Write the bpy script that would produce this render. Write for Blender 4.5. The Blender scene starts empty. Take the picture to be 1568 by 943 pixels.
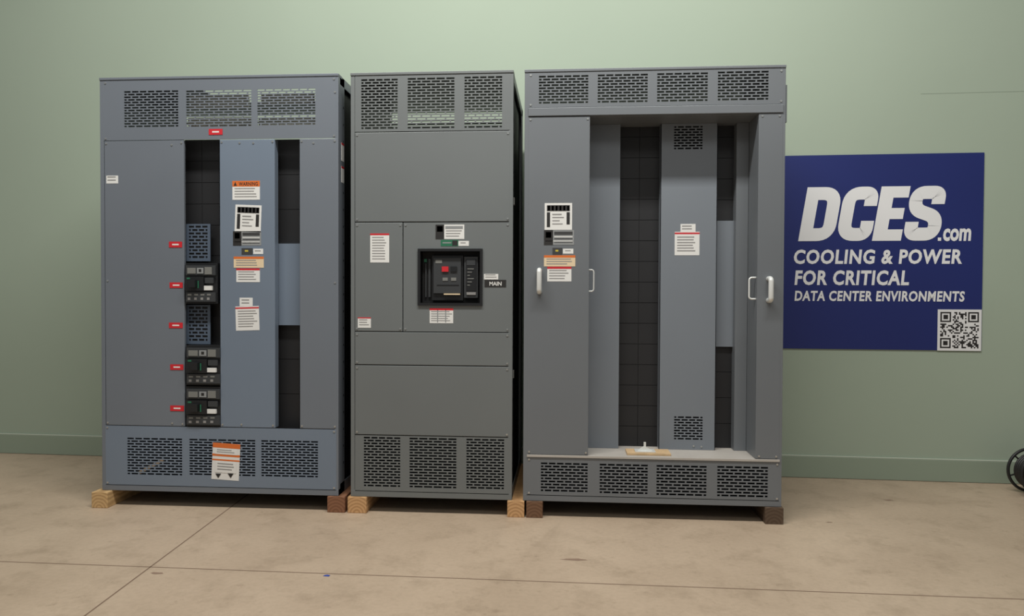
import bpy, math, random
from mathutils import Matrix, Vector
random.seed(4)
scene=bpy.context.scene
scene.view_settings.view_transform='Standard'

# ---------------------------------------------------------------- survey
# Photo measurements are converted to metres on the real planes (cabinet fronts,
# wall, floor) so every part is built in its true place.
F=1100.; CXP=784.; CYP=471.7
CAM=Vector((0,-3.876,1.207))
ROT=Matrix.Rotation(math.radians(4.22),3,'Z')@Matrix.Rotation(math.radians(90-1.05),3,'X')@Matrix.Rotation(.004,3,'Z')
class Fr:
    def __init__(s,O,U,N): s.O=Vector(O);s.U=Vector(U).normalized();s.N=Vector(N).normalized();s.V=s.N.cross(s.U)
    def p(s,u,v,w=0): return s.O+s.U*u+s.V*v+s.N*w
FRONT=Fr((0,0,0),(1,0,0),(0,-1,0))
WALL=Fr((1.449,1.022,0),(.99936,-.0358,0),(-.0358,-.99936,0))
FLOOR=Fr((0,0,0),(1,0,0),(0,0,1))
def mp(px,py,fr=FRONT,w=0):
    d=ROT@Vector(((px-CXP)/F,-(py-CYP)/F,-1))
    P0=fr.O+fr.N*w
    t=(P0-CAM).dot(fr.N)/d.dot(fr.N)
    q=CAM+d*t-fr.O
    return q.dot(fr.U),q.dot(fr.V)
def rc(x0,y0,x1,y1,fr=FRONT,w=0):
    xm=(x0+x1)/2; ym=(y0+y1)/2
    return (mp(x0,ym,fr,w)[0],mp(x1,ym,fr,w)[0],mp(xm,y1,fr,w)[1],mp(xm,y0,fr,w)[1])

# ---------------------------------------------------------------- materials
def lin(c):
    c=c/255.
    return c/12.92 if c<=.04045 else ((c+.055)/1.055)**2.4
_m={}
def mat(name,rgb=None,rough=.5,metal=0.,var=0.,scale=3.,bump=0.,spec=.5):
    if name in _m: return _m[name]
    m=bpy.data.materials.new(name); m.use_nodes=True
    nt=m.node_tree; b=nt.nodes['Principled BSDF']
    col=(lin(rgb[0]),lin(rgb[1]),lin(rgb[2]),1)
    b.inputs['Base Color'].default_value=col
    b.inputs['Roughness'].default_value=rough
    b.inputs['Metallic'].default_value=metal
    b.inputs['Specular IOR Level'].default_value=spec
    if var or bump:
        tc=nt.nodes.new('ShaderNodeTexCoord'); n=nt.nodes.new('ShaderNodeTexNoise')
        n.inputs['Scale'].default_value=scale; n.inputs['Detail'].default_value=5
        nt.links.new(tc.outputs['Object'],n.inputs['Vector'])
        if var:
            r=nt.nodes.new('ShaderNodeValToRGB')
            r.color_ramp.elements[0].position=.3; r.color_ramp.elements[1].position=.7
            r.color_ramp.elements[0].color=tuple(x*(1-var) for x in col[:3])+(1,)
            r.color_ramp.elements[1].color=tuple(min(1,x*(1+var)) for x in col[:3])+(1,)
            nt.links.new(n.outputs['Fac'],r.inputs['Fac']); nt.links.new(r.outputs['Color'],b.inputs['Base Color'])
        if bump:
            n2=nt.nodes.new('ShaderNodeTexNoise'); n2.inputs['Scale'].default_value=scale*12
            nt.links.new(tc.outputs['Object'],n2.inputs['Vector'])
            bp=nt.nodes.new('ShaderNodeBump'); bp.inputs['Strength'].default_value=bump; bp.inputs['Distance'].default_value=.01
            nt.links.new(n2.outputs['Fac'],bp.inputs['Height']); nt.links.new(bp.outputs['Normal'],b.inputs['Normal'])
    _m[name]=m; return m
P_L=mat('paint_blue_grey',(114,120,128),.4,.12,.05,1.2)
P_LB=mat('paint_blue_grey_reflection',(118,130,145),.38,.12,.05,1.2)  # blue-grey paint with bluish panel reflections mixed into the colour
P_M=mat('paint_grey',(114,118,118),.42,.12,.05,1.2)
P_R=mat('paint_grey_cool',(113,117,121),.4,.12,.05,1.2)
P_RP=mat('paint_inner_panel',(124,130,137),.4,.1,.04,1.2)
SHELF=mat('shelf_pale',(176,170,162),.6,0,.05,6)  # shelf colour, paler than the cabinet paint
COVER=mat('slotted_cover_blue',(82,94,110),.5)
BLK=mat('black_plate',(34,34,36),.5,0,.1,4)
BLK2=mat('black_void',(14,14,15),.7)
PLAS=mat('black_plastic',(27,28,30),.4)
PLAS2=mat('dark_grey_plastic',(56,58,60),.45)
PLAS3=mat('mid_grey_plastic',(120,120,116),.5)
WHT=mat('label_white',(225,224,220),.6)
INK=mat('label_ink',(140,138,136),.6)
INKD=mat('label_ink_dark',(35,33,32),.6)
RED=mat('label_red',(200,35,45),.5)
ORG=mat('label_orange',(215,110,45),.5)
TAN=mat('label_tan',(222,200,165),.6)
YEL=mat('label_yellow',(200,180,60),.5)
LGRY=mat('label_grey',(140,142,142),.5)
GRN=mat('label_green',(40,110,80),.5)
SCR=mat('screw_steel',(190,192,190),.3,.8)
HND=mat('handle_metal',(225,226,222),.3,.2)
CREAM=mat('vent_light_cream',(205,205,190),.6)  # pale tone standing in for light seen through the vents
DGL=mat('dark_label',(60,60,60),.5)

# ---------------------------------------------------------------- mesh builder
class MB:
    def __init__(s): s.v=[];s.f=[];s.mi=[];s.mats=[]
    def m(s,mt):
        if mt not in s.mats: s.mats.append(mt)
        return s.mats.index(mt)
    def raw(s,verts,faces,mt):
        o=len(s.v); s.v+= [tuple(x) for x in verts]; k=s.m(mt)
        for f in faces: s.f.append(tuple(i+o for i in f)); s.mi.append(k)
    def box(s,r,w0,w1,mt,fr=FRONT,tilt=0.,pivot=None):
        u0,u1,v0,v1=r
        pts=[(u0,v0,w0),(u1,v0,w0),(u1,v1,w0),(u0,v1,w0),(u0,v0,w1),(u1,v0,w1),(u1,v1,w1),(u0,v1,w1)]
        if tilt:
            cu,cv=pivot or ((u0+u1)/2,(v0+v1)/2); c,sn=math.cos(tilt),math.sin(tilt)
            pts=[(cu+(a-cu)*c-(b-cv)*sn,cv+(a-cu)*sn+(b-cv)*c,w) for a,b,w in pts]
        s.raw([fr.p(*q) for q in pts],[(0,3,2,1),(4,5,6,7),(0,1,5,4),(1,2,6,5),(2,3,7,6),(3,0,4,7)],mt)
    def disc(s,u,v,r,w0,w1,mt,fr=FRONT,n=10):
        a=[(u+r*math.cos(2*math.pi*i/n),v+r*math.sin(2*math.pi*i/n)) for i in range(n)]
        vs=[fr.p(x,y,w0) for x,y in a]+[fr.p(x,y,w1) for x,y in a]
        s.raw(vs,[tuple(range(n,2*n))]+[(i,(i+1)%n,n+(i+1)%n,n+i) for i in range(n)],mt)
    def ob(s,name,parent=None,bevel=0,smooth=False):
        me=bpy.data.meshes.new(name); me.from_pydata(s.v,[],s.f); me.update()
        for x in s.mats: me.materials.append(x)
        for p,k in zip(me.polygons,s.mi): p.material_index=k; p.use_smooth=smooth
        o=bpy.data.objects.new(name,me); scene.collection.objects.link(o)
        if bevel:
            b=o.modifiers.new('bevel','BEVEL'); b.width=bevel; b.segments=2; b.limit_method='ANGLE'
        if parent: par(o,parent)
        return o
def par(o,p):
    o.parent=p; o.matrix_parent_inverse=Matrix.Translation(p.location).inverted()
def empty(name,loc):
    e=bpy.data.objects.new(name,None); e.location=loc; e.empty_display_size=.2; scene.collection.objects.link(e); return e
def tube(name,pts,r,mt,parent=None,cyclic=False,res=6):
    c=bpy.data.curves.new(name,'CURVE'); c.dimensions='3D'; c.bevel_depth=r; c.bevel_resolution=res; c.use_fill_caps=True
    sp=c.splines.new('POLY'); sp.points.add(len(pts)-1)
    for p,q in zip(sp.points,pts): p.co=(*q,1)
    sp.use_cyclic_u=cyclic
    c.materials.append(mt)
    o=bpy.data.objects.new(name,c); scene.collection.objects.link(o)
    if parent: par(o,parent)
    return o
def text(mb,body,r,w,mt,fr=FRONT,bold=0.,shear=0.):
    c=bpy.data.curves.new('t','FONT'); c.body=body; c.offset=bold; c.shear=shear; c.resolution_u=3
    if len(body)>4: c.space_character=1.0+bold*3
    o=bpy.data.objects.new('t',c); scene.collection.objects.link(o)
    dg=bpy.context.evaluated_depsgraph_get(); dg.update()
    me=o.evaluated_get(dg).to_mesh()
    vs=[tuple(v.co) for v in me.vertices]; fs=[tuple(p.vertices) for p in me.polygons]
    o.evaluated_get(dg).to_mesh_clear(); bpy.data.objects.remove(o)
    if not vs: return
    x0=min(v[0] for v in vs);x1=max(v[0] for v in vs);y0=min(v[1] for v in vs);y1=max(v[1] for v in vs)
    u0,u1,v0,v1=r
    mb.raw([fr.p(u0+(x-x0)/(x1-x0)*(u1-u0),v0+(y-y0)/(y1-y0)*(v1-v0),w) for x,y,_ in vs],fs,mt)

# ---------------------------------------------------------------- room
fm=bpy.data.materials.new('concrete_floor'); fm.use_nodes=True
nt=fm.node_tree; b=nt.nodes['Principled BSDF']
tc=nt.nodes.new('ShaderNodeTexCoord')
def noise(sc,det=6,rg=.6):
    n=nt.nodes.new('ShaderNodeTexNoise'); n.inputs['Scale'].default_value=sc; n.inputs['Detail'].default_value=det; n.inputs['Roughness'].default_value=rg
    nt.links.new(tc.outputs['Object'],n.inputs['Vector']); return n
def ramp(src,a,ca,bb,cb):
    r=nt.nodes.new('ShaderNodeValToRGB'); e=r.color_ramp.elements
    e[0].position=a;e[0].color=ca;e[1].position=bb;e[1].color=cb
    nt.links.new(src,r.inputs['Fac']); return r
def C(*c): return (lin(c[0]),lin(c[1]),lin(c[2]),1)
r1=ramp(noise(1.1).outputs['Fac'],.3,C(176,155,132),.72,C(198,177,153))
r2=ramp(noise(5,8,.7).outputs['Fac'],.32,(.68,.66,.63,1),.5,(1,1,1,1))
r3=ramp(noise(45,3).outputs['Fac'],.3,(.9,.9,.9,1),.6,(1,1,1,1))
r4=ramp(noise(13,8,.75).outputs['Fac'],.28,(.68,.66,.63,1),.42,(1,1,1,1))
r5=ramp(noise(2.6,9,.8).outputs['Fac'],.62,(1,1,1,1),.74,(.8,.77,.73,1))
def mul(a,bb,f=1.):
    m=nt.nodes.new('ShaderNodeMix'); m.data_type='RGBA'; m.blend_type='MULTIPLY'; m.inputs['Factor'].default_value=f
    nt.links.new(a,m.inputs['A']); nt.links.new(bb,m.inputs['B']); return m.outputs['Result']
c=mul(mul(mul(mul(r1.outputs['Color'],r2.outputs['Color'],.55),r3.outputs['Color'],.8),r4.outputs['Color'],.8),r5.outputs['Color'],.7)
nt.links.new(c,b.inputs['Base Color']); b.inputs['Roughness'].default_value=.5
JOINT=mat('floor_joint',(122,100,82),.8); STAIN=mat('floor_stain',(140,116,98),.7); TAPE=mat('blue_tape',(50,70,150),.5)
fl=MB()
fl.box((-7,7,-7,1.35),-.1,0,fm,FLOOR)
def strip(pa,pb,wd,ext=0.,mt=JOINT,z=.0006):
    a=Vector(mp(*pa,FLOOR)); q=Vector(mp(*pb,FLOOR)); d=(q-a).normalized(); a-=d*ext; q+=d*ext
    n=Vector((-d.y,d.x))*wd/2
    fl.raw([(*(a-n),z),(*(q-n),z),(*(q+n),z),(*(a+n),z)],[(0,1,2,3)],mt)
strip((345,783),(130,943),.007,.8)
strip((0,860),(1568,918),.006,1.)
for (x,y,a,bq) in [(880,857,.07,.012),(240,878,.03,.01),(1360,766,.03,.012),(1270,800,.02,.008)]:
    u,v=mp(x,y,FLOOR); n=14
    fl.raw([(u+a*math.cos(i*6.283/n)*random.uniform(.6,1.2),v+bq*math.sin(i*6.283/n)*random.uniform(.6,1.3),.0007) for i in range(n)],[tuple(range(n))],STAIN)
fl.ob('floor')
u,v=mp(500,882,FLOOR)
tp=MB(); tp.raw([(u-.014,v-.005,.001),(u+.012,v-.008,.001),(u+.015,v+.006,.001),(u+.002,v+.003,.005),(u-.011,v+.007,.001)],[(0,1,3,4),(1,2,3)],TAPE); tp.ob('blue_tape_scrap')

WM=mat('wall_green_paint',(162,175,157),.75,0,.03,.6,.08)
BM=mat('baseboard_green_paint',(146,159,141),.6)
BT=mat('baseboard_edge',(188,196,180),.6)
w=MB(); w.box((-8.5,5.6,0,4.6),-.15,0,WM,WALL); w.ob('wall_back')
w=MB(); w.box((-8.4,5.5,0.002,.142),.001,.014,BM,WALL); w.box((-8.4,5.5,.142,.15),.001,.012,BT,WALL); w.ob('baseboard_back',bevel=.002)
w=MB(); w.box((mp(1410,135,WALL)[0],3.2,2.52,2.523),.0003,.001,BM,WALL); w.ob('drywall_seam_1')  # thin raised line marking the drywall seam

# ---------------------------------------------------------------- sign
BLUE=mat('sign_blue',(24,38,104),.5,0,.03,2); SW=mat('sign_white',(232,232,232),.5)
r=rc(1204,236,1504,534.5,WALL); u0,u1,v0,v1=r; u0=u1-1.262; v0,v1=.858,2.134
sg=empty('company_wall_sign',WALL.p((u0+u1)/2,v0,0.01))
m=MB(); m.box((u0,u1,v0,v1),.001,.008,BLUE,WALL); m.ob('board',sg)
def stroke(mb,pts,h,tr,rad,closed=False,mt=SW,w=.0095):
    P=[Vector(p) for p in pts]; out=[]; n=len(P)
    for i,p in enumerate(P):
        if not closed and i in(0,n-1): out.append(p); continue
        rr=rad[i] if isinstance(rad,(list,tuple)) else rad
        a=P[i-1];c_=P[(i+1)%n]
        d1=(a-p);d2=(c_-p); l=min(rr,d1.length*.5,d2.length*.5)
        if rr<=0: out.append(p); continue
        s_=p+d1.normalized()*l; e_=p+d2.normalized()*l
        for k in range(9):
            t=k/8; out.append(s_*(1-t)**2+p*2*t*(1-t)+e_*t*t)
    n=len(out); L=[];R=[]
    for i,p in enumerate(out):
        a=out[i-1] if (i>0 or closed) else None; c_=out[(i+1)%n] if (i<n-1 or closed) else None
        d1=(p-a).normalized() if a is not None and (p-a).length>1e-6 else None
        d2=(c_-p).normalized() if c_ is not None and (c_-p).length>1e-6 else None
        d1=d1 or d2; d2=d2 or d1
        n1=Vector((-d1.y,d1.x)); n2=Vector((-d2.y,d2.x)); nn=(n1+n2).normalized(); k=h/max(.5,nn.dot(n1))
        L.append(p+nn*k); R.append(p-nn*k)
    vs=[WALL.p(*tr(*q),w) for q in L+R]
    fs=[(i,(i+1)%n,n+(i+1)%n,n+i) for i in range(n if closed else n-1)]
    mb.raw(vs,fs,mt)
lu0,lu1,lv0,lv1=rc(1222,286,1452,369,WALL)
def tr(x0):
    def f(x,y):
        X=x0+x+y*.165
        return lu0+X/230*(lu1-lu0), lv0+y/84*(lv1-lv0)
    return f
m=MB(); h=10
stroke(m,[(h,h),(45,h),(45,84-h),(h,84-h)],h,tr(0),[0,24,24,0],True)
stroke(m,[(44,54),(44,84-h),(h,84-h),(h,h),(44,h),(44,31)],h,tr(58),20)
T=tr(114)
pe=[(0,0),(44,0),(44,17.5),(21,17.5),(21,33.5),(41,33.5),(41,50.5),(21,50.5),(21,66.5),(44,66.5),(44,84),(0,84),(0,66.5),(0,50.5),(0,33.5),(0,17.5)]
m.raw([WALL.p(*T(*q),.0095) for q in pe],[(0,1,2,3,15),(15,3,4,14),(14,4,5,6,7,13),(13,7,8,12),(12,8,9,10,11)],SW)
stroke(m,[(44,56),(44,84-h),(10,84-h),(10,48),(45,36),(45,h),(10,h),(10,29)],h,tr(160),[0,18,18,17,17,18,18,0])
text(m,'com',rc(1443,350,1486,369.5,WALL),.0095,SW,WALL,.035,.1)
m.box(rc(1435,364,1440,369,WALL),.009,.0095,SW,WALL)
text(m,'COOLING & POWER',rc(1215,382,1472,404.5,WALL),.0095,SW,WALL,.034,.1)
text(m,'FOR CRITICAL',rc(1216,414,1391,437,WALL),.0095,SW,WALL,.034,.1)
text(m,'DATA CENTER ENVIRONMENTS',rc(1216,445.5,1476,461.5,WALL),.0095,SW,WALL,.034,.1)
m.ob('lettering',sg)
m=MB(); q=rc(1434.5,474,1501.5,537,WALL); m.box(q,.0085,.0096,SW,WALL)
N=25; mu=(q[1]-q[0])*.06; cu=(q[1]-q[0]-2*mu)/N; cv=(q[3]-q[2]-2*mu)/N
def fin(i,j):
    for (a,bb) in((0,0),(0,18),(18,0)):
        if a-1<=i<=a+7 and bb-1<=j<=bb+7:
            x=i-a;y=j-bb
            if x in(-1,7) or y in(-1,7): return False
            return x in(0,6) or y in(0,6) or (2<=x<=4 and 2<=y<=4)
    return None
for i in range(N):
    for j in range(N):
        f_=fin(i,j); on=f_ if f_ is not None else random.random()<.5
        if on:
            a=q[0]+mu+i*cu; t=q[3]-mu-j*cv
            m.raw([WALL.p(a,t-cv,.0101),WALL.p(a+cu,t-cv,.0101),WALL.p(a+cu,t,.0101),WALL.p(a,t,.0101)],[(0,1,2,3)],INKD)
m.ob('qr_code',sg)

# ---------------------------------------------------------------- cabinet helpers
ZB=.09; ZT=2.414; DEP=.86
def vent(mb,r,groups,rows,cols,mt,w0=-.004,w1=0.):
    u0,u1,v0,v1=r
    va=min(g[2] for g in groups); vb=max(g[3] for g in groups)
    mb.box((u0,u1,v0,va),w0,w1,mt); mb.box((u0,u1,vb,v1),w0,w1,mt)
    x=u0
    for g in groups:
        mb.box((x,g[0],va,vb),w0,w1,mt); x=g[1]
        if g[2]>va: mb.box((g[0],g[1],va,g[2]),w0,w1,mt)
        if g[3]<vb: mb.box((g[0],g[1],g[3],vb),w0,w1,mt)
        p=(g[3]-g[2])/rows; cw=(g[1]-g[0])/cols; bw=.008
        for i in range(rows):
            z=g[2]+i*p
            mb.box((g[0],g[1],z,z+p*.4),w0,w1,mt)
            sh=i%2==0
            for k in range(cols+1):
                c0=g[0]+(k-(.5 if sh else 0))*cw
                a,bb=c0-bw/2,c0+bw/2
                if sh and k==0: a,bb=g[0],g[0]+bw*.6
                if sh and k==cols:
                    mb.box((c0-bw/2,c0+bw/2,z+p*.4,z+p),w0,w1,mt); a,bb=g[1]-bw*.6,g[1]
                a=max(a,g[0]);bb=min(bb,g[1])
                mb.box((a,bb,z+p*.4,z+p),w0,w1,mt)
    mb.box((x,u1,va,vb),w0,w1,mt)
def body(par_,u0,u1,pt,roof_open=None,openL=False,openR=False,postd=.05):
    m=MB(); D=DEP
    t=.0035
    for (a,b_,op,sg_) in((u0,u0+t,openL,1),(u1-t,u1,openR,-1)):
        if op:   # side left open towards its neighbour: frame rails with a black sheet standing in for the shaded interior
            m.box((a+sg_*.018,b_+sg_*.018,ZB,ZT-.01),-D,-.03,BLK)
            m.box((a,b_,ZB,ZB+.06),-D,-.03,pt); m.box((a,b_,ZT-.05,ZT),-D,-.03,pt)
            m.box((a,b_,ZB,ZT),-postd,-.03,pt); m.box((a,b_,ZB,ZT),-D,-D+.1,pt)
        else: m.box((a,b_,ZB,ZT),-D,-.03,pt)
    for a in((u0,u0+.022),(u1-.022,u1)):
        m.box((a[0],a[1],ZB,ZT),-.035,-.0005,pt)
        m.box((a[0],a[1],ZB,ZT),-D,-D+.04,pt)
    m.box((u0,u1,ZB,ZB+.035),-.04,.0,pt); m.box((u0,u1,ZB,ZB+.05),-D,-D+.03,pt)
    m.box((u0+.005,u1-.005,ZB+.001,ZB+.004),-D+.03,-.04,BLK2)  # bottom plate added to stop light leaking through the cabinet
    m.box((u0+.02,u1-.02,ZB+.03,2.13),-D,-D+.003,pt)
    k=2.14
    while k<2.38:
        m.box((u0+.02,u1-.02,k,k+.012),-D,-D+.003,pt); k+=.024
    m.box((u0-.001,u1+.001,ZT-.012,ZT+.002),-.07,.004,pt)
    if roof_open:
        a,bb=roof_open
        m.box((u0,a,ZT-.004,ZT),-D,-.07,pt); m.box((bb,u1,ZT-.004,ZT),-D,-.07,pt); m.box((a,bb,ZT-.004,ZT),-D,-.55,pt)
    else: m.box((u0,u1,ZT-.004,ZT),-D,-.07,pt)
    m.box((u0+.02,u1-.02,.4,2.05),-.52,-.5,BLK2)  # black sheet added so the hollow interior reads as dark
    m.ob('cabinet_frame',par_,bevel=.0015)
def screws(mb,r,du=.012,dv=.014):
    u0,u1,v0,v1=r
    for u in(u0+du,u1-du):
        for v in(v0+dv,v1-dv): mb.disc(u,v,.0055,0,.003,SCR)
def scr_at(mb,*pts):
    for x,y in pts: u,v=mp(x,y); mb.disc(u,v,.0055,0,.003,SCR)
def label(mb,px,bg,items=(),lines=0,tilt=0.,w=.0,ink=INK,frm=(.1,.1,.9,.9)):
    r=rc(*px); u0,u1,v0,v1=r; W=u1-u0;H=v1-v0; pv=((u0+u1)/2,(v0+v1)/2)
    mb.box(r,w+.0002,w+.0012,bg,tilt=tilt,pivot=pv)
    def sub(a,c_,d,e): return (u0+a*W,u0+d*W,v1-e*H,v1-c_*H)
    for (a,c_,d,e,mt) in items: mb.box(sub(a,c_,d,e),w+.0012,w+.0018,mt,tilt=tilt,pivot=pv)
    if lines:
        a,c_,d,e=frm; hh=(e-c_)/lines
        for i in range(lines):
            x1=a+(d-a)*random.uniform(.75,1)
            mb.box(sub(a,c_+i*hh,x1,c_+i*hh+hh*.38),w+.0012,w+.0016,ink,tilt=tilt,pivot=pv)
def darkgrid(mb,px,rows,cols,w,mt=BLK):
    u0,u1,v0,v1=rc(*px,FRONT,w); g=.0014
    mb.box((u0,u1,v0,v1),w-.01,w-.003,BLK2)
    for i in range(rows):
        for j in range(cols):
            a=u0+(u1-u0)*j/cols; c_=v0+(v1-v0)*i/rows
            mb.box((a+g,a+(u1-u0)/cols-g,c_+g,c_+(v1-v0)/rows-g),w-.004,w,mt)
def handle(name,parent,u,v0,v1,du,dw,w=0.,r=.0065):
    seq=[(0,v0)]; rr=.014
    for k in range(7):
        t=k/6*math.pi/2; seq.append((1-.45+.45*math.sin(t),v0+rr-rr*math.cos(t)))
    for k in range(7):
        t=k/6*math.pi/2; seq.append((1-.45+.45*math.cos(t),v1-rr+rr*math.sin(t)))
    seq.append((0,v1))
    tube(name,[FRONT.p(u+du*a,c_,w+dw*a) for a,c_ in seq],r,HND,parent)
def mldiag(mb,px,tilt):
    its=[(.08,.08,.92,.3,INKD)]+[(.12+.14*i,.10,.19+.14*i,.28,WHT) for i in range(6)]
    its+=[(.08,.34,.2,.9,INKD),(.28,.4,.62,.45,INK),(.28,.52,.7,.56,INK),(.28,.64,.55,.68,INK),(.8,.34,.92,.8,INKD),(.28,.76,.66,.8,INK)]
    label(mb,px,WHT,its,tilt=tilt)
def plate(mb,px):
    label(mb,px,LGRY,[(0,0,.3,1,INKD),(.06,.12,.24,.52,YEL),(.12,.25,.2,.42,INKD),(.34,.1,.95,.32,DGL),(.34,.42,.95,.48,WHT),(.34,.55,.95,.62,DGL),(.05,.72,.95,.76,WHT),(.34,.82,.95,.86,DGL)],lines=0)

# ================================================================ LEFT CABINET
UL0,UL1=-2.614,-1.245
cab=empty('electrical_switchboard_cabinet',((UL0+UL1)/2,DEP/2,ZB))
body(cab,UL0,UL1,P_L,roof_open=(-2.15,-1.4),openR=True,postd=.11)
pu0=UL0+.022; pu1=UL1-.012
m=MB()
zt=mp(340,124)[1]; z1=mp(340,214)[1]; z2=mp(340,654)[1]; z3=ZB+.03
g=[rc(189,139,274,196),rc(284,138,386,195),rc(393,136,484,193)]
vent(m,(pu0,pu1,z1+.003,ZT-.014),g,14,7,P_L)
g2=[rc(194,671,280,729),rc(289,673,392,730),rc(399,675,488,732)]
vent(m,(pu0,pu1,z3,z2-.003),g2,14,7,P_LB)
m.ob('vent_panels',cab)
m=MB(); pans=[]
for px,dd,mt in [((161,214,282,654),-.02,P_L),((337,214,421,656),-.05,P_LB),((459,214,516,656),-.03,P_L)]:
    r=rc(*px); r=(r[0],r[1],z2,z1); m.box(r,dd,0,mt); pans.append(r)
m.ob('door_panels',cab,bevel=.0025)
m=MB()
for r in pans: screws(m,r)
screws(m,(pu0,pu1,z1,ZT-.014)); screws(m,(pu0,pu1,z3,z2))
scr_at(m,(367,219),(388,219),(370,650),(263,222),(264,648),(165,430),(513,433),(513,141),(480,219))
m.ob('screws',cab)
m=MB()
m.box((rc(280,400,460,401)[0]-.02,rc(280,400,460,401)[1]+.02,z2-.01,z1+.01),-.16,-.15,BLK2)
darkgrid(m,(283,214,336,345),4,2,-.1); darkgrid(m,(318,345,338,530),4,1,-.1)
darkgrid(m,(422,214,459,374),3,1,-.1); darkgrid(m,(422,497,459,656),3,1,-.1)
m.box(rc(420,373,460,498,FRONT,-.06),-.1,-.06,P_LB)
m.ob('dark_fillers',cab)
m=MB()
for px in [(285,343,322,400),(285,467,322,527)]:
    r=rc(*px,FRONT,-.05); m.box(r,-.06,-.054,BLK2)
    vent(m,r,[(r[0]+.012,r[1]-.012,r[2]+.01,r[3]-.01)],10,3,COVER,-.054,-.05)
m.ob('slotted_covers',cab)
def breaker(px,nm):
    x0,y0,x1,y1=px; m=MB(); W=x1-x0;H=y1-y0
    def s(a,c_,d,e): return rc(x0+a*W,y0+c_*H,x0+d*W,y0+e*H,FRONT,0)
    m.box(s(0,0,1,1),-.09,-.002,PLAS)
    m.box(s(.04,.06,.96,.3),-.002,.012,PLAS2)
    m.box(s(.1,.12,.36,.26),.012,.016,PLAS3); m.box(s(.4,.12,.6,.26),.012,.016,LGRY); m.box(s(.64,.1,.86,.28),.012,.016,PLAS3)
    m.box(s(.46,.15,.54,.22),.016,.017,INKD)
    m.box(s(.04,.34,.62,.68),-.002,.02,PLAS)
    m.box(s(.22,.42,.42,.6),.02,.045,PLAS)
    m.box(s(.1,.36,.2,.4),.02,.022,GRN); m.box(s(.44,.44,.47,.62),.02,.022,GRN)
    m.box(s(.64,.36,.9,.5),.0,.014,PLAS2); m.box(s(.62,.56,.86,.67),.0,.015,WHT)
    m.box(s(.04,.72,.96,.95),-.002,.01,PLAS2)
    for k in range(4): m.box(s(.1+.2*k,.76,.22+.2*k,.8),.01,.011,PLAS3); m.box(s(.1+.2*k,.85,.18+.2*k,.91),.01,.011,INK)
    m.ob(nm,cab,bevel=.001)
breaker((284,403,333,465),'breaker_1'); breaker((285,529,340,590),'breaker_2'); breaker((285,592,340,653),'breaker_3')
m=MB()
label(m,(163,269,181,281),WHT,lines=2)
for px in [(320,197.5,341,206.5),(259,370,279,379),(260,432.5,280,441),(259,494,280,502.5),(261,558,281,566.5),(261,621,282,629.5)]:
    label(m,px,RED,[(.25,.38,.75,.62,WHT)],w=.001)
label(m,(356,277,398,306),WHT,[(0,0,1,.3,ORG)],lines=4,frm=(.08,.38,.92,.95))
text(m,'WARNING',rc(366,278.8,395,284.5),.0022,INKD,bold=.02)
r=rc(358,278.5,363,284.5); m.raw([FRONT.p(r[0],r[2],.0022),FRONT.p(r[1],r[2],.0022),FRONT.p((r[0]+r[1])/2,r[3],.0022)],[(0,1,2)],INKD)
mldiag(m,(360,314,400,355),-.04)
plate(m,(357,354,400,376))
label(m,(370,380,387,390),DGL,[(.3,.3,.6,.55,YEL)]); label(m,(388,381,403,389),WHT,lines=1,frm=(.15,.3,.8,.8))
label(m,(358,393,404,410),TAN,[(0,0,1,.2,ORG)],lines=3,frm=(.08,.3,.95,.95))
label(m,(362,411,398,432),WHT,[(0,0,1,.14,RED)],lines=4,frm=(.08,.22,.92,.95))
label(m,(367,456,387,469),WHT,lines=2,frm=(.15,.2,.85,.9))
label(m,(361,469,397,506),WHT,[(0,.04,1,.1,RED)],lines=7,frm=(.1,.18,.92,.92),tilt=.03)
label(m,(325,679,367,735),WHT,[(0,0,1,.13,ORG),(0,.3,1,.36,ORG),(0,.44,1,.48,ORG)],lines=0,tilt=-.05)
label(m,(329,688,364,696),WHT,lines=2,w=.0016,tilt=-.05); label(m,(330,708,362,724),WHT,lines=3,w=.0016,tilt=-.05)
for x in(335,354):
    r=rc(x-5,725,x+4,732); m.raw([FRONT.p(r[0],r[3],.003),FRONT.p(r[1],r[3],.003),FRONT.p((r[0]+r[1])/2,r[2],.003)],[(0,2,1)],INKD)
SIDE=Fr((UL1,0,0),(0,1,0),(1,0,0))
for z0,z1_ in((1.95,2.05),(1.83,1.92)):
    m.box((.05,.1,z0,z1_),.0002,.001,WHT,SIDE); m.box((.05,.1,z1_-.01,z1_),.001,.0014,RED,SIDE)
for k in range(22): m.box((.085,.095,.25+k*.095,.262+k*.095),.0002,.0008,BLK2,SIDE)
m.ob('labels',cab)
m=MB(); r=rc(218,700,260,722,FRONT,-.06)
m.box((r[0],r[1],(r[2]+r[3])/2-.008,(r[2]+r[3])/2+.008),-.02,-.006,mat('scrap_wood',(220,190,150),.7),tilt=.5); m.ob('wood_stick',cab)
m=MB(); z0=mp(151,210)[1];z1_=mp(151,145)[1]
m.box((UL0-.012,UL0-.001,z0,z1_),-.10,-.02,P_L); m.ob('side_bracket',cab,bevel=.002)
m=MB()
for x0,y0,x1,y1 in [(290,145,380,165),(288,180,386,192),(400,143,480,158),(396,180,484,192)]:
    r=rc(x0,y0,x1,y1,FRONT,-.12); m.box(r,-.14,-.12,CREAM)
m.ob('vent_light_boxes',cab)  # pale boxes added behind the slots in place of light showing through

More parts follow.
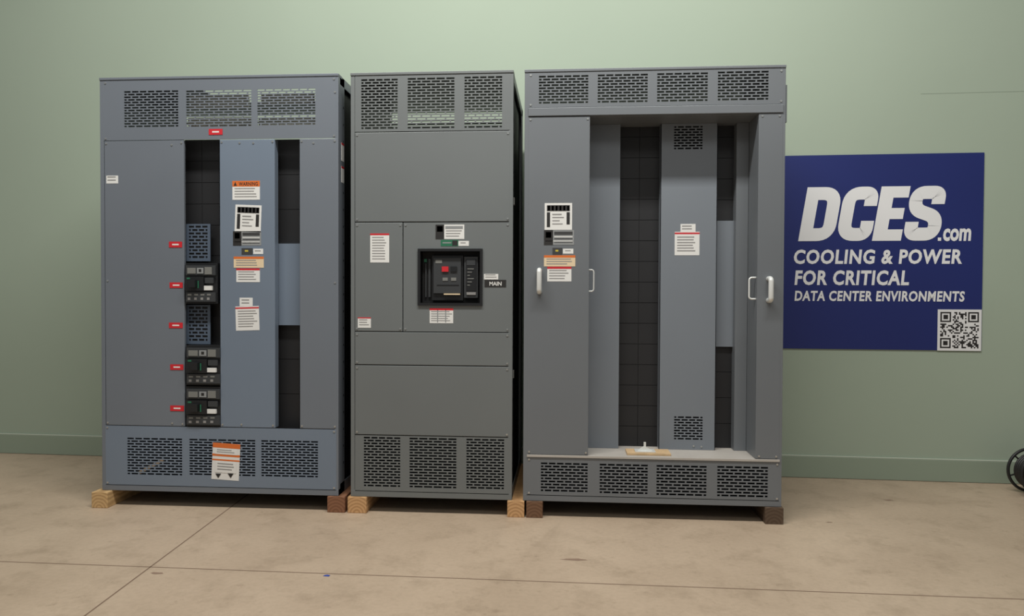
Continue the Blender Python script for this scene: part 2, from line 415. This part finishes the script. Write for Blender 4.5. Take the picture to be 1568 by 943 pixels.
# ================================================================ MIDDLE CABINET
UM0,UM1=-1.176,-.283
cab=empty('electrical_switchboard_cabinet.001',((UM0+UM1)/2,DEP/2,ZB))
body(cab,UM0,UM1,P_M,openL=True,openR=True,postd=.045)
pu0=UM0+.024; pu1=UM1-.016
zz=[mp(662,y)[1] for y in (114,201,340,508.5,560,668,755)]
m=MB()
g=[rc(552,121,610,199),rc(623,119,697,198),rc(710,117,770,197)]
vent(m,(pu0,pu1,zz[1]+.002,ZT-.014),g,18,5,P_M)
g=[rc(556,669.5,614,747),rc(626,671,700,749),rc(713,672.5,773,750.5)]
vent(m,(pu0,pu1,ZB+.03,zz[5]-.002),g,18,5,P_M)
m.ob('vent_panels',cab)
m=MB(); q=MB()
us=mp(617,425)[0]; wr=rc(640,381,739,468)
def pan(r,cut=None,mt=P_M):
    if not cut: m.box(r,-.02,0,mt)
    else:
        m.box((r[0],cut[0],r[2],r[3]),-.02,0,mt); m.box((cut[1],r[1],r[2],r[3]),-.02,0,mt)
        m.box((cut[0],cut[1],r[2],cut[2]),-.02,0,mt); m.box((cut[0],cut[1],cut[3],r[3]),-.02,0,mt)
    screws(q,r)
gp=.0024
pan((pu0,pu1,zz[2]+gp,zz[1]-gp)); pan((pu0,us-gp,zz[3]+gp,zz[2]-gp))
pan((pu0,pu1,zz[4]+gp,zz[3]-gp)); pan((pu0,pu1,zz[5]+gp,zz[4]-gp))
m.ob('door_panels',cab,bevel=.0022)
m=MB(); pan((us+gp,pu1,zz[3]+gp,zz[2]-gp),wr); m.ob('breaker_door',cab)
q.ob('screws',cab)
m=MB(); m.box((pu0,pu1,zz[5],zz[1]),-.16,-.155,BLK2); m.ob('backing_sheet',cab)
# main breaker
m=MB(); a,bb,c_,d=wr; t=.014
m.box((a,bb,d-t,d),-.02,.01,PLAS); m.box((a,bb,c_,c_+t),-.02,.01,PLAS); m.box((a,a+t,c_+t,d-t),-.02,.01,PLAS); m.box((bb-t,bb,c_+t,d-t),-.02,.01,PLAS)
m.box(rc(644,385,735,464),-.15,-.05,BLK2)
m.box(rc(660,391,708,460),-.05,-.03,PLAS); m.box(rc(663,395,705,449),-.03,-.018,PLAS2)
m.box(rc(666,398,676,403),-.018,-.016,PLAS3); m.box(rc(676,408,686,416),-.018,-.01,RED); m.box(rc(689,408,699,416),-.018,-.012,PLAS)
m.box(rc(677,425,685,430),-.018,-.015,PLAS3); m.box(rc(690,425,698,430),-.018,-.015,PLAS3)
m.box(rc(668,436,702,437.2),-.018,-.016,PLAS)
m.box(rc(679,449.5,704,451.5),-.018,-.012,TAN)
m.box(rc(710,393,731,456),-.05,-.02,PLAS2); m.box(rc(713,397,729,445),-.02,-.016,PLAS)
for k in range(6): m.box(rc(715,411+5*k,725-(k%3)*3,412.3+5*k),-.016,-.014,PLAS3)
m.box(rc(714,398,727,406),-.016,-.014,PLAS2); m.box(rc(714,447.5,728,451.5),-.02,-.014,INK)
m.box(rc(647,396,651,401),-.05,-.045,GRN); m.box(rc(649,403,651,455),-.05,-.04,PLAS2); m.box(rc(654,396,657,455),-.05,-.04,PLAS2)
m.ob('main_breaker',cab)
m=MB()
label(m,(567,357.5,596,402),WHT,[(0,0,1,.06,RED)],lines=9,frm=(.1,.12,.9,.95))
label(m,(548,486,568,502),WHT,[(0,0,1,.1,RED)],lines=3,frm=(.1,.2,.9,.9))
label(m,(667,344,711,366),WHT,[(0,0,.3,1,INKD),(.05,.1,.25,.5,YEL),(.1,.25,.2,.4,INKD),(.34,.1,.95,.3,LGRY)],lines=3,frm=(.36,.4,.95,.95))
label(m,(675,367.5,702,377),GRN,[(.1,.35,.6,.55,LGRY),(.65,.1,.95,.9,INKD)]); label(m,(702,369,718,376.5),WHT,lines=1,frm=(.2,.3,.8,.8))
label(m,(741,419.5,763,428),WHT,lines=2); label(m,(742,428.5,775,440),INKD)
text(m,'MAIN',rc(749.5,431.3,768,437.5),.0022,WHT,bold=.02)
label(m,(658,472,694,495),WHT,[(0,0,1,.14,RED),(.32,.1,.36,.95,LGRY),(.66,.1,.7,.95,LGRY)],lines=5,frm=(.06,.2,.96,.95))
m.ob('labels',cab)
m=MB(); S2=Fr((UM1,0,0),(0,1,0),(1,0,0))
for k in range(22): m.box((.02,.03,.25+k*.095,.265+k*.095),.0005,.0012,BLK2,S2)
for z in(1.7,.75): m.box((.05,.10,z,z+.04),-.014,.004,PLAS3,S2)
m.ob('side_mounting_strip',cab)

# ================================================================ RIGHT CABINET
UR0,UR1=-.222,1.147
cab=empty('electrical_switchboard_cabinet.002',((UR0+UR1)/2,DEP/2,ZB))
body(cab,UR0,UR1,P_R,openL=True)
pu0=UR0+.02; pu1=UR1-.012
m=MB()
za=mp(1000,162)[1]; zo=mp(1000,176)[1]; zbt=mp(1000,700)[1]
g=[rc(824,115.5,902,160),rc(914,113.5,993,158.5),rc(1005,111.5,1085,157),rc(1098,109,1178,155)]
vent(m,(pu0,pu1,za,ZT-.014),g,10,6,P_R)
g=[rc(827,709,901,755),rc(917,711,993,758),rc(1004,713,1083,761),rc(1097,714.5,1177,763)]
vent(m,(pu0,pu1,ZB+.03,zbt-.012),g,10,6,P_R)
m.ob('vent_panels',cab)
RD=-.2; RD2=-.27
uo0=mp(902,430)[0]; uo1=mp(1159.5,430)[0]
m=MB()
m.box((pu0,pu1,zo+.002,za-.003),-.03,.006,P_R)
r1_=(pu0,uo0,zbt+.002,zo-.002); r2_=(uo1,pu1,zbt+.002,zo-.0)
m.box(r1_,-.025,0,P_R); m.box(r2_,-.025,0,P_R)
m.box((uo1,uo1+.004,zbt,zo),RD,-.025,P_R); m.box((uo0-.004,uo0,zbt,zo),RD,-.025,P_R)
m.ob('door_panels',cab,bevel=.0025)
m=MB()
m.box((pu0,pu1,zbt-.012,zbt),-.42,.006,SHELF)
m.box((pu0,pu1,zo,zo+.004),-.42,-.03,P_R)
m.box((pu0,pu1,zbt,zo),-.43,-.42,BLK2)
m.ob('recess_shell',cab,bevel=.001)
m=MB()
def inner(px,w1=RD):
    r=rc(*px,FRONT,w1); return (r[0],r[1],zbt+.001,zo-.001)
ra=inner((880,180,948.5,690)); m.box(ra,-.25,RD,P_RP)
rb=inner((1010.5,180,1097,690))
vg=[rc(1031,193,1077,230,FRONT,RD)]; vh=[rc(1031,638,1077,675,FRONT,RD)]
vm=(vg[0][2]+vh[0][3])/2
vent(m,(rb[0],rb[1],vm,rb[3]),vg,9,4,P_RP,RD-.004,RD); vent(m,(rb[0],rb[1],rb[2],vm),vh,9,4,P_RP,RD-.004,RD)
m.box((rb[0],rb[0]+.003,rb[2],rb[3]),-.27,RD,P_RP); m.box((rb[1]-.003,rb[1],rb[2],rb[3]),-.27,RD,P_RP)
rd_=inner((1126,180,1175,690)); m.box((rd_[0],uo1-.001,rd_[2],rd_[3]),-.27,RD,P_R)
m.ob('inner_panels',cab)
m=MB()
darkgrid(m,(940,178,1016,684),16,2,RD2); darkgrid(m,(1092,178,1130,338),5,1,RD2); darkgrid(m,(1092,530,1130,688),4,1,RD2)
m.box(rc(1094,338,1130,531,FRONT,-.25),-.27,-.25,P_RP)
m.ob('dark_fillers',cab)
m=MB(); screws(m,r1_); screws(m,r2_,.018); screws(m,(pu0,pu1,za,ZT-.014)); screws(m,(pu0,pu1,ZB+.03,zbt-.012))
for x,y in((1046,184),(1072,184),(928,184),(1062,683),(1074,684)):
    u,v=mp(x,y,FRONT,RD); m.disc(u,v,.0055,RD,RD+.003,SCR)
m.ob('screws',cab)
a0,a1=mp(826,447)[1],mp(826,414)[1]
handle('handle_1',cab,mp(826,430)[0],a0,a1,0,.045,r=.0135)
handle('handle_2',cab,uo0,mp(903,446)[1],mp(903,413)[1],.026,0,-.03,r=.004)
handle('handle_3',cab,mp(1177,440)[0],mp(1177,460)[1],mp(1177,427)[1],0,.045,r=.0135)
handle('handle_4',cab,uo1,mp(1155,458)[1],mp(1155,425)[1],-.034,0,-.03,r=.005)
m=MB()
mldiag(m,(834,311,876,352),0.); plate(m,(833,352.5,879,375))
label(m,(846,379.5,861,390),DGL,[(.3,.3,.6,.55,YEL)]); label(m,(862,381,878,388.5),WHT,lines=1,frm=(.2,.3,.8,.8))
label(m,(833,391,881,408),TAN,[(0,0,1,.2,ORG)],lines=3,frm=(.08,.3,.95,.95))
label(m,(838,408.5,875,431),WHT,[(0,0,1,.14,RED)],lines=4,frm=(.08,.22,.92,.95))
def lab2(px,n,red):
    r=rc(*px,FRONT,RD); m.box(r,RD+.0003,RD+.0013,WHT); H=r[3]-r[2];W=r[1]-r[0]
    if red: m.box((r[0],r[1],r[3]-H*.1,r[3]-H*.03),RD+.0013,RD+.0018,RED)
    for i in range(n):
        z=r[3]-H*(.2+.7*i/n); m.box((r[0]+W*.1,r[0]+W*random.uniform(.7,.9),z-H*.3/n,z),RD+.0013,RD+.0017,INK)
lab2((1042,343,1065,355),2,0); lab2((1033,355,1071,391),6,1)
m.ob('labels',cab)
m=MB(); z0=mp(1204,186)[1];z1_=mp(1204,128)[1]
m.box((UR1+.001,UR1+.013,z0,z1_),-.10,-.02,P_R); m.ob('side_bracket',cab,bevel=.002)
PLY=mat('plywood',(200,170,130),.7,0,.12,20)
m=MB(); ua=mp(961,690)[0]; ub=mp(1029,690)[0]
m.box((ua,ub,zbt+.0005,zbt+.012),-.15,-.03,PLY,tilt=0); sc=m.ob('plywood_scrap',bevel=.001)
uc=mp(990,686)[0]
m=MB(); zz_=zbt+.0125
m.box((uc-.055,uc+.055,zz_,zz_+.006),-.12,-.05,HND)
m.box((uc-.006,uc+.006,zz_+.006,zz_+.05),-.09,-.08,HND)
m.raw([FRONT.p(uc-.04,zz_+.006,-.085),FRONT.p(uc+.045,zz_+.006,-.085),FRONT.p(uc-.006,zz_+.028,-.085),FRONT.p(uc-.04,zz_+.006,-.078),FRONT.p(uc+.045,zz_+.006,-.078),FRONT.p(uc-.006,zz_+.028,-.078)],[(0,1,2),(5,4,3),(0,3,4,1),(1,4,5,2),(2,5,3,0)],HND)
m.ob('metal_bracket',bevel=.001)

# ================================================================ timbers
def wood(name,rgb):
    m=bpy.data.materials.new(name); m.use_nodes=True; nt=m.node_tree; b=nt.nodes['Principled BSDF']
    tc=nt.nodes.new('ShaderNodeTexCoord'); wv=nt.nodes.new('ShaderNodeTexWave'); wv.wave_type='RINGS'; wv.rings_direction='Y'
    wv.inputs['Scale'].default_value=18; wv.inputs['Distortion'].default_value=3; wv.inputs['Detail'].default_value=3
    r=nt.nodes.new('ShaderNodeValToRGB'); c=[lin(x) for x in rgb]
    r.color_ramp.elements[0].color=(c[0]*.7,c[1]*.65,c[2]*.6,1); r.color_ramp.elements[1].color=(*c,1)
    nt.links.new(tc.outputs['Object'],wv.inputs['Vector']); nt.links.new(wv.outputs['Fac'],r.inputs['Fac']); nt.links.new(r.outputs['Color'],b.inputs['Base Color'])
    b.inputs['Roughness'].default_value=.75; return m
W1=wood('timber_pale',(205,170,120)); W2=wood('timber_red',(138,95,68)); W3=wood('timber_dark',(92,74,58)); W4=wood('timber_tan',(205,162,114)); W5=wood('timber_brown',(118,86,62))
for i,(x0,x1,mt,wf) in enumerate([(148,172,W1,.045),(502,529,W2,.012),(533,562,W4,.012),(777,803,W4,.012),(806,831,W5,.012),(1171,1199,W3,.012)]):
    ua=mp(x0,770)[0]; ub=mp(x1,770)[0]
    me=MB(); me.box((-(ub-ua)/2,(ub-ua)/2,0,.089),-.86,wf,mt)
    o=me.ob('wooden_skid' if i==0 else 'wooden_skid.%03d'%i,bevel=.003); o.location=((ua+ub)/2,0,0)

# ================================================================ cable reel
RX=2.868; RY=.69
rl=empty('cable_reel',(RX,RY,.14))
RB=mat('reel_black',(26,25,25),.5); CB=mat('cable_black',(34,31,31),.45); CR=mat('cable_maroon',(78,36,32),.5)
def ring(name,y,R,r,mt):
    tube(name,[(RX+R*math.cos(t*math.pi/24),y,.14+R*math.sin(t*math.pi/24)) for t in range(48)],r,mt,rl,True)
for k,y in enumerate((RY-.06,RY+.07)):
    ring('flange_rim_%d'%k,y,.131,.009,RB); ring('hub_rim_%d'%k,y,.05,.008,RB)
    for s_ in range(6):
        t=s_*math.pi/3+.3; tube('spoke_%d_%d'%(k,s_),[(RX+.05*math.cos(t),y,.14+.05*math.sin(t)),(RX+.131*math.cos(t),y,.14+.131*math.sin(t))],.005,RB,rl)
for L,R in enumerate((.06,.074,.088,.102)):
    pts=[]
    for t in range(0,6*32):
        f_=t/(6*32); y=RY-.048+.106*(f_ if L%2==0 else 1-f_); a=t*2*math.pi/32
        pts.append((RX+R*math.cos(a),y,.14+R*math.sin(a)))
    tube('cable_layer_%d'%L,pts,.0085,CR if L==1 else CB,rl,res=2)

# ================================================================ light
wd=bpy.data.worlds.new('World'); scene.world=wd; wd.use_nodes=True
wd.node_tree.nodes['Background'].inputs['Color'].default_value=(.97,1,1,1); wd.node_tree.nodes['Background'].inputs['Strength'].default_value=.21
def area(name,loc,tgt,sx,sy,p,col=(1,.99,.95)):
    l=bpy.data.lights.new(name,'AREA'); l.shape='RECTANGLE'; l.size=sx; l.size_y=sy; l.energy=p; l.color=col
    o=bpy.data.objects.new(name,l); o.location=loc; o.rotation_euler=(Vector(tgt)-Vector(loc)).to_track_quat('-Z','Y').to_euler(); scene.collection.objects.link(o)
area('ceiling_light',(-.5,-1.8,5.0),(-.5,.0,1.2),4.5,.3,235)
area('ceiling_light.001',(.5,-5.5,5.2),(.3,-1,0.6),5,1.2,42)

cd=bpy.data.cameras.new('camera'); cd.sensor_width=36; cd.lens=36*F/1568.; cd.clip_start=.05
co=bpy.data.objects.new('camera',cd); scene.collection.objects.link(co)
co.matrix_world=Matrix.Translation(CAM)@ROT.to_4x4()
scene.camera=co
